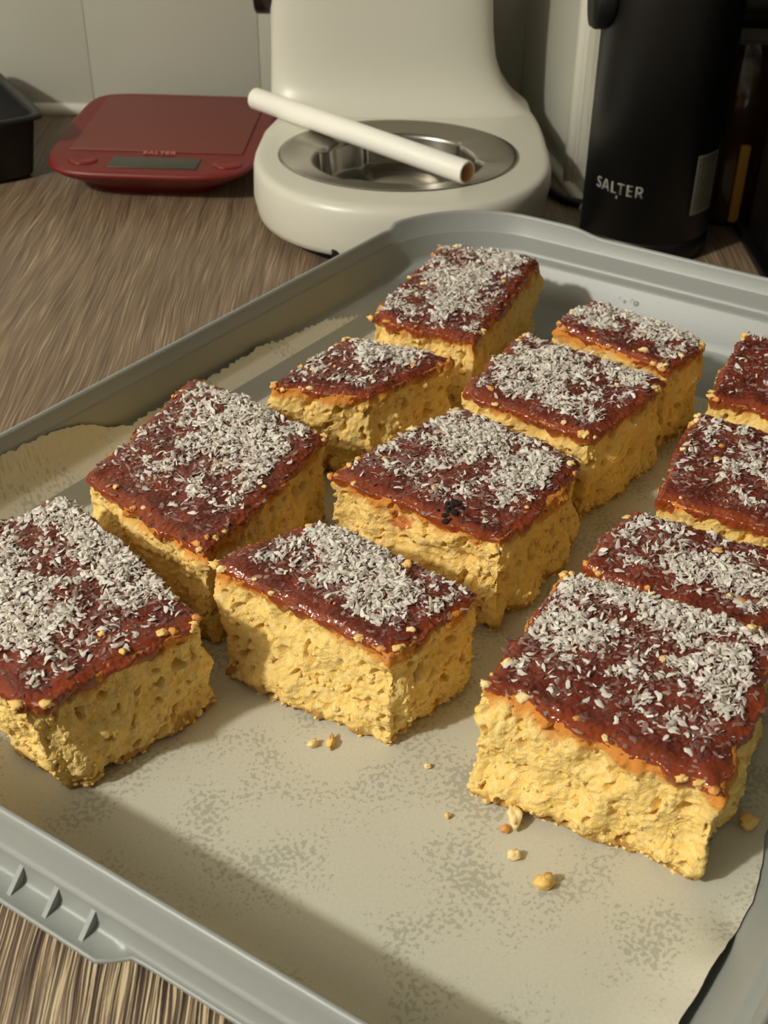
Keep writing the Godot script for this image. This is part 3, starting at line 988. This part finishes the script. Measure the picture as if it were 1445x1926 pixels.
func build_mixer() -> void:
	var at := Vector3(0.005, TOP, -0.682)
	var o := thing("stand_mixer", "white stand mixer with an empty round steel bowl seat in its base", "mixer", at)
	# body: stacked outlines; base disc with a block behind, then the column
	var secs := []   # [y, half width, front z, back z, exponent, centre x]
	secs.append([0.0078, 0.0740, 0.0750, -0.124, 2.25, 0.002])
	secs.append([0.0080, 0.0800, 0.0820, -0.126, 2.25, 0.002])
	secs.append([0.0088, 0.0812, 0.0836, -0.1265, 2.3, 0.0025])
	secs.append([0.0120, 0.0820, 0.0846, -0.127, 2.3, 0.0028])
	secs.append([0.018, 0.0826, 0.0850, -0.127, 2.3, 0.002])
	secs.append([0.027, 0.0832, 0.0850, -0.127, 2.3, 0.003])
	secs.append([0.0325, 0.0830, 0.0844, -0.127, 2.3, 0.003])
	secs.append([0.0352, 0.0822, 0.0830, -0.127, 2.3, 0.003])
	secs.append([0.0366, 0.0808, 0.0812, -0.127, 2.3, 0.003])
	secs.append([0.0372, 0.0782, 0.0782, -0.127, 2.3, 0.003])
	var n := 72
	var v := PackedVector3Array()
	for s in secs:
		for i in n:
			v.append(mixer_ring(s, -TAU * i / n))
	# top deck: an opening for the seat, ellipse 0.066 x 0.055 centred at z = +0.006
	for k in 3:
		var f: float = [0.5, 0.85, 1.0][k]
		for i in n:
			var th := -TAU * i / n
			var a := mixer_ring(secs[-1], th)
			var e := Vector3(0.0006 + cos(th) * 0.0668, 0.0374, 0.006 + sin(th) * 0.0560)
			v.append(a.lerp(e, f))
	part("base_shell", commit(v, grid_idx(n, secs.size() + 3, true)), M.white, o)
	# column rising behind the seat
	var cs := []
	cs.append([0.0362, 0.0790, -0.0520, -0.127, 3.2, 0.0020])
	cs.append([0.0385, 0.0768, -0.0580, -0.127, 3.3, 0.0000])
	cs.append([0.0430, 0.0738, -0.0635, -0.127, 3.5, -0.0030])
	cs.append([0.0520, 0.0703, -0.0680, -0.127, 3.7, -0.0065])
	cs.append([0.0640, 0.0678, -0.0705, -0.127, 3.9, -0.0085])
	cs.append([0.0800, 0.0663, -0.0705, -0.127, 4.0, -0.0095])
	cs.append([0.1000, 0.0655, -0.0712, -0.127, 4.0, -0.0100])
	cs.append([0.1500, 0.0650, -0.0712, -0.127, 4.0, -0.0100])
	cs.append([0.2300, 0.0635, -0.0700, -0.130, 4.0, -0.0100])
	cs.append([0.2700, 0.0600, -0.0640, -0.135, 3.5, -0.0100])
	v = PackedVector3Array()
	for s in cs:
		for i in n:
			v.append(mixer_ring(s, -TAU * i / n))
	var ci := grid_idx(n, cs.size(), true)
	part("column", commit(v, ci), M.white, o)
	# motor head above the frame
	var hm := grid(40, 24, func(a: float, b: float) -> Vector3:
		var ph := PI * (b - 0.5)
		var q := superell(-TAU * a, 0.058 * pow(cos(ph), 0.5), 0.135 * pow(maxf(cos(ph), 0.0), 0.45), 2.6)
		return Vector3(-0.0065 + q.x, 0.308 + 0.048 * sin(ph), -0.03 + q.y), true)
	part("motor_head", hm, M.white, o)
	# steel seat: flat rim, stepped well with three bayonet notches
	var sp := [Vector2(0.0672, 0.0362), Vector2(0.0668, 0.0378), Vector2(0.0650, 0.0378), Vector2(0.0630, 0.0368), Vector2(0.0500, 0.0352), Vector2(0.0478, 0.0345), Vector2(0.0468, 0.0325), Vector2(0.0455, 0.0200), Vector2(0.0440, 0.0185), Vector2(0.0250, 0.0180), Vector2(0.0235, 0.0205), Vector2(0.0100, 0.0215), Vector2(0.0001, 0.0215)]
	var m := sp.size()
	var seat := grid(96, m, func(a: float, b: float) -> Vector3:
		var j := int(round(b * (m - 1)))
		var q: Vector2 = sp[j]
		var th := -TAU * a
		var r := q.x
		if j >= 4 and j <= 8:
			r -= 0.0042 * smoothstep(0.25, 0.6, cos(3.0 * th + 0.9)) 
		return Vector3(0.0006 + cos(th) * r, q.y, 0.006 + sin(th) * r * 0.84), true)
	part("bowl_seat", seat, M.steel, o)
	# black foot ring
	part("foot", lathe([Vector2(0.0001, 0.0), Vector2(0.068, 0.0), Vector2(0.0720, 0.001), Vector2(0.0735, 0.0082), Vector2(0.0001, 0.0084)], 40), M.black, o, Vector3(0.002, 0, 0.004))
	part("vent_slot", rbox(Vector3(0.011, 0.006, 0.008), 0.0008, 2), M.black, o, Vector3(-0.0285, 0.0095, 0.0755))
	# knurled dial on the column's left flank
	var kn := grid(72, 7, func(a: float, b: float) -> Vector3:
		var j := int(round(b * 6))
		var q: Array = [[0.0001, 0.0], [0.0195, 0.0], [0.0205, 0.001], [0.0205, 0.0105], [0.0195, 0.0118], [0.012, 0.0122], [0.0001, 0.0122]][j]
		var r: float = q[0] + (0.0004 * sin(a * TAU * 36.0) if j in [2, 3] else 0.0)
		var th := TAU * a
		return Vector3(-q[1], cos(th) * r, sin(th) * r), true)
	part("speed_dial", kn, mat(Color(0.09, 0.08, 0.08), 0.35), o, Vector3(-0.0735, 0.1060, -0.098))

func mixer_ring(s: Array, th: float) -> Vector3:
	# s = [y, half width, front z, back z, exponent, centre x]; the front is rounder than the back
	var zc := 0.0
	var c := cos(th)
	var sn := sin(th)
	var front: float = s[2]
	var back: float = s[3]
	zc = minf(0.0, front - 0.02) if front < 0.0 else 0.0
	var e: float = s[4] if sn > 0 else 3.6
	var half: float = s[1]
	if sn < 0.0 and c < 0.0 and front > 0.0: half = lerpf(half, minf(half, 0.0730), smoothstep(0.0, 0.3, -sn))
	var x: float = half * signf(c) * pow(absf(c), 2.0 / e)
	var z: float = (front - zc if sn > 0 else zc - back) * signf(sn) * pow(absf(sn), 2.0 / e)
	return Vector3(s[5] + x, s[0], zc + z)

# ------------------------------------------------------------------ scale
func build_scale() -> void:
	var at := Vector3(-0.1370, TOP, -0.759)
	var o := thing("kitchen_scale", "flat dark red digital kitchen scale with a grey display by the wall", "kitchen scale", at)
	# outline: straight back, softly bowed front, rounded corners; slightly turned
	o.rotation.y = -0.055
	var prof := [[0.022, 0.0], [0.0215, 0.0025], [0.012, 0.0085], [0.0035, 0.0138], [0.0010, 0.0162], [0.0, 0.0175], [0.0003, 0.0190], [0.0014, 0.0198], [0.0030, 0.0200], [0.0300, 0.0200], [0.058, 0.0200]]
	var n := 96
	var v := PackedVector3Array()
	for p in prof:
		for i in n:
			var q := scale_outline(i, n, p[0])
			v.append(Vector3(q.x, p[1], q.y))
	part("housing", commit(v, grid_idx(n, prof.size(), true)), M.red, o)
	# weighing plate with a fine groove round it
	var pl := rbox(Vector3(0.104, 0.0012, 0.1), 0.0005, 2)
	part("weighing_plate", pl, mat(Color(0.44, 0.205, 0.18), 0.5), o, Vector3(0.001, 0.0203, -0.013))
	part("display", rbox(Vector3(0.052, 0.001, 0.0165), 0.0004, 2), mat(Color(0.22, 0.23, 0.18), 0.3), o, Vector3(0.004, 0.0202, 0.0555))
	for s in [-1, 1]:
		var b := lathe([Vector2(0.0001, 0.0), Vector2(0.0088, 0.0), Vector2(0.0086, 0.0006), Vector2(0.007, 0.0012), Vector2(0.0055, 0.0008), Vector2(0.0001, 0.0007)], 28, Vector2(1.0, 0.75))
		part("button", b, mat(Color(0.46, 0.10, 0.09), 0.3), o, Vector3(0.004 + s * 0.0425, 0.0200, 0.0545))
	var tm := TextMesh.new()
	tm.text = "SALTER"
	tm.font = sysfont(700)
	tm.font_size = 32
	tm.pixel_size = 0.00018
	tm.depth = 0.0003
	var t := part("lettering", tm, mat(Color(0.72, 0.42, 0.38), 0.5), o, Vector3(0.004, 0.0210, 0.0405))
	t.rotation.x = -PI / 2

func scale_outline(i: int, n: int, inset: float) -> Vector2:
	var hw := 0.0635 - inset
	var hd := 0.073 - inset
	var th := TAU * (0.5 - float(i) / n)
	var q := superell(th, hw, hd, 7.0)
	if q.y > 0:
		q = superell(th, hw, hd, 4.6)
	return q

func sysfont(weight: int) -> SystemFont:
	var f := SystemFont.new()
	f.font_names = PackedStringArray(["Droid Sans"])
	f.font_weight = weight
	return f

# ------------------------------------------------------------------ white tube
func build_tube() -> void:
	var a := Vector3(-0.0804, 0.0395, -0.7505)
	var b := Vector3(0.0416, 0.0395, -0.632)
	var o := thing("paper_tube", "white hollow tube lying slantwise across the mixer's bowl seat", "tube", (a + b) * 0.5)
	var ln := (b - a).length()
	var R := 0.0063
	var r := 0.0048
	var pr := [[R - 0.0004, -ln / 2], [R, -ln / 2 + 0.0005], [R, ln / 2 - 0.0005], [R - 0.0004, ln / 2], [r + 0.0003, ln / 2]]
	var mk := func(prof: Array) -> ArrayMesh:
		var m := prof.size()
		return grid(36, m, func(x: float, y: float) -> Vector3:
			var q: Array = prof[int(round(y * (m - 1)))]
			var th := TAU * x
			return Vector3(cos(th) * q[0], sin(th) * q[0], q[1]), true)
	var yaw := atan2((b - a).x, (b - a).z)
	o.rotation.y = yaw
	part("tube_wall", mk.call(pr), mat(Color(0.96, 0.95, 0.91), 0.5), o)
	part("tube_lining", mk.call([[r + 0.0003, ln / 2], [r, ln / 2 - 0.0003], [r, -ln / 2], [R - 0.0004, -ln / 2]]), mat(Color(0.80, 0.63, 0.40), 0.8), o)

# ------------------------------------------------------------------ flask
func build_flask() -> void:
	var at := Vector3(0.1410, TOP, -0.6480)
	var o := thing("vacuum_flask", "tall matt black insulated flask with a small white logo near its foot", "flask", at)
	var bl := mat(Color(0.040, 0.040, 0.042), 0.42)
	part("flask_body", lathe([Vector2(0.0001, 0.0), Vector2(0.031, 0.0), Vector2(0.0335, 0.0008), Vector2(0.0345, 0.0028), Vector2(0.0345, 0.0120), Vector2(0.0341, 0.0123), Vector2(0.0345, 0.0126), Vector2(0.0345, 0.172), Vector2(0.0335, 0.182), Vector2(0.029, 0.190), Vector2(0.027, 0.194), Vector2(0.0001, 0.195)], 72), bl, o)
	part("flask_lid", lathe([Vector2(0.0001, 0.1940), Vector2(0.0285, 0.1940), Vector2(0.029, 0.196), Vector2(0.029, 0.228), Vector2(0.027, 0.232), Vector2(0.0001, 0.233)], 48), M.black, o)
	# logo wrapped round the cylinder
	var R := 0.0346
	part("logo", wrap_text("SALTER", 0.0290, R, 0.0325, -0.68), mat(Color(0.48, 0.47, 0.44), 0.5), o)
	# small raised drop below the logo's middle letter
	var st := tube([Vector3.ZERO, Vector3(0, -0.0016, 0)], 0.0006, 8)
	part("logo", st, mat(Color(0.48, 0.47, 0.44), 0.5), o, Vector3(sin(-0.68) * R, 0.0362, cos(-0.68) * R))
	# paper sticker with lines of small print on the right flank
	var im := Image.create(64, 160, false, Image.FORMAT_RGB8)
	im.fill(Color(0.56, 0.54, 0.48))
	var r := RandomNumberGenerator.new()
	r.seed = 5
	for row in 24:
		var x := 6
		while x < 56:
			var l := r.randi_range(2, 9)
			im.fill_rect(Rect2i(x, 8 + row * 6, mini(l, 58 - x), 2 if row > 3 else 3), Color(0.14, 0.13, 0.12))
			x += l + r.randi_range(1, 3)
	var sm := mat(Color.WHITE, 0.5)
	sm.albedo_texture = ImageTexture.create_from_image(im)
	var a0 := 0.50
	var a1 := 1.02
	var stick := grid(14, 2, func(x: float, y: float) -> Vector3:
		var th := lerpf(a0, a1, x)
		return Vector3(sin(th) * (R + 0.0001), lerpf(0.0270, 0.0590, y), cos(th) * (R + 0.0001)), false, true)
	var fix: Array = stick.surface_get_arrays(0)
	var tuv: PackedVector2Array = fix[Mesh.ARRAY_TEX_UV]
	for i in tuv.size(): tuv[i].y = 1.0 - tuv[i].y
	fix[Mesh.ARRAY_TEX_UV] = tuv
	var am := ArrayMesh.new()
	am.add_surface_from_arrays(Mesh.PRIMITIVE_TRIANGLES, fix)
	part("sticker", am, sm, o)
	# round carrying-loop hinge at the upper left
	var hg := lathe([Vector2(0.0001, 0.0), Vector2(0.0125, 0.0), Vector2(0.0150, 0.0015), Vector2(0.0155, 0.004), Vector2(0.0155, 0.010), Vector2(0.0140, 0.0125), Vector2(0.0001, 0.013)], 32)
	var hp := part("loop_hinge", hg, M.black, o, Vector3(-0.0290, 0.1290, 0.002))
	hp.rotation.z = PI / 2

func wrap_text(text: String, width: float, R: float, y0: float, mid: float) -> ArrayMesh:
	var tm := TextMesh.new()
	tm.text = text
	tm.font = sysfont(700)
	tm.font_size = 40
	tm.pixel_size = 0.001
	tm.depth = 0.4
	tm.curve_step = 2.0
	var a := tm.get_mesh_arrays()
	var v: PackedVector3Array = a[Mesh.ARRAY_VERTEX]
	var lo := v[0]
	var hi := v[0]
	for p in v:
		lo = lo.min(p)
		hi = hi.max(p)
	var k := width / (hi.x - lo.x)
	var idx: PackedInt32Array = a[Mesh.ARRAY_INDEX]
	for i in v.size():
		var p := v[i]
		var ang := mid + (p.x - (lo.x + hi.x) * 0.5) * k / R
		var rad := R + (0.00012 if p.z > 0 else -0.0002)
		v[i] = Vector3(sin(ang) * rad, y0 + TOP * 0.0 + 0.0045 + (p.y - lo.y) * k, cos(ang) * rad)
	return commit(v, idx)

# ------------------------------------------------------------------ coffee machine
func build_coffee_machine() -> void:
	var at := Vector3(0.230, TOP, -0.655)
	var o := thing("coffee_machine", "black coffee machine with a dark amber glass jug, behind the tall flask", "coffee machine", at)
	var bl := mat(Color(0.030, 0.028, 0.028), 0.35)
	part("machine_base", rbox(Vector3(0.16, 0.008, 0.10), 0.003, 3), bl, o, Vector3(0.045, 0.004, 0.030))
	part("machine_column", rbox(Vector3(0.12, 0.26, 0.09), 0.008, 4), bl, o, Vector3(0.0300, 0.13, 0.042))
	part("machine_head", rbox(Vector3(0.15, 0.075, 0.085), 0.016, 4), bl, o, Vector3(0.012, 0.1465, -0.040))
	part("head_highlight", rbox(Vector3(0.1515, 0.008, 0.0865), 0.003, 2), mat(Color(0.24, 0.23, 0.23), 0.4), o, Vector3(0.012, 0.155, -0.040))  # grey band put in for the highlight on the black head
	var gl := mat(Color(0.30, 0.16, 0.05, 0.25), 0.05)
	gl.transparency = BaseMaterial3D.TRANSPARENCY_ALPHA
	var gprof := [Vector2(0.0001, 0.0), Vector2(0.024, 0.0), Vector2(0.0265, 0.002), Vector2(0.0285, 0.008), Vector2(0.0285, 0.085), Vector2(0.026, 0.096), Vector2(0.022, 0.102)]
	part("jug_glass", lathe(gprof, 48), gl, o, Vector3(-0.036, 0.0, -0.038))
	part("coffee", lathe([Vector2(0.0001, 0.0), Vector2(0.0235, 0.0), Vector2(0.0255, 0.002), Vector2(0.0276, 0.008), Vector2(0.0276, 0.083), Vector2(0.0250, 0.094), Vector2(0.0001, 0.094)], 48), mat(Color(0.24, 0.175, 0.09), 0.15), o, Vector3(-0.036, 0.0004, -0.038))
	part("jug_reflection", rbox(Vector3(0.006, 0.044, 0.004), 0.0015, 2), mat(Color(0.72, 0.52, 0.20), 0.4), o, Vector3(-0.036, 0.0270, -0.0085))  # amber bar put in for a reflection on the jug glass

# ------------------------------------------------------------------ baking tin
func build_tin() -> void:
	var c := Vector3(-0.2005, 0, -0.7270)
	var e1 := Vector3(-0.51, 0, -0.86)
	var e2 := Vector3(-0.86, 0, 0.51)
	var L := 0.13
	var W := 0.2
	var mid := c + e1 * L * 0.5 + e2 * W * 0.5
	mid.y = TOP
	var o := thing("baking_tin", "dark non-stick baking tin standing at the photo's left edge by the scale", "baking tin", mid)
	# profile (outward offset from the rim line, height): inside floor, wall, rolled rim, outside
	var prof := [[-0.06, 0.0012], [-0.014, 0.0012], [-0.0105, 0.0030], [-0.0060, 0.0360], [-0.0052, 0.0392], [-0.0030, 0.0400], [-0.0008, 0.0398], [0.0, 0.0388], [-0.0004, 0.0375], [-0.0025, 0.0368], [-0.0046, 0.0362], [-0.0090, 0.0030], [-0.0120, 0.0], [-0.06, 0.0]]
	var n := 80
	var v := PackedVector3Array()
	for p in prof:
		for i in n:
			var th := TAU * i / n
			var q := superell(th, L * 0.5 + p[0], W * 0.5 + p[0], 18.0)
			v.append(e1 * q.x + e2 * q.y + Vector3(0, p[1], 0))
	var m := prof.size()
	var idx := PackedInt32Array()
	for j in m - 1:
		for i in n:
			var i2 := (i + 1) % n
			var a := j * n + i
			idx.append_array([a, j * n + i2, (j + 1) * n + i2, a, (j + 1) * n + i2, (j + 1) * n + i])
	for e in 2:
		var k := v.size()
		v.append(Vector3(0, prof[0][1] if e == 0 else prof[m - 1][1], 0))
		var base := 0 if e == 0 else (m - 1) * n
		for i in n:
			if e == 0: idx.append_array([k, base + (i + 1) % n, base + i])
			else: idx.append_array([k, base + i, base + (i + 1) % n])
	# e1 x e2 may be left-handed: flip when it points down
	if e1.cross(e2).y > 0:
		for i in range(0, idx.size(), 3):
			var t := idx[i + 1]
			idx[i + 1] = idx[i + 2]
			idx[i + 2] = t
	part("tin_body", commit(v, idx), mat(Color(0.075, 0.075, 0.07), 0.42), o)

func build_cable() -> void:
	var pts := []
	var c := Curve3D.new()
	for p in [Vector3(0.0930, TOP + 0.0026, -0.80), Vector3(0.0850, TOP + 0.0026, -0.755), Vector3(0.0935, TOP + 0.0026, -0.720), Vector3(0.1045, TOP + 0.0026, -0.698), Vector3(0.1250, TOP + 0.0026, -0.688), Vector3(0.20, TOP + 0.0026, -0.7280 + 0.044)]:
		c.add_point(p)
	for i in c.point_count:
		var pr := c.get_point_position(maxi(i - 1, 0))
		var nx := c.get_point_position(mini(i + 1, c.point_count - 1))
		c.set_point_in(i, (pr - nx) / 6.0)
		c.set_point_out(i, (nx - pr) / 6.0)
	for i in 40:
		pts.append(c.sample_baked(c.get_baked_length() * i / 39.0))
	var o := part("power_cable", tube(pts, 0.0026, 12), M.black, self)
	tag(o, "black power cable running along the foot of the tiled pillar", "cable")
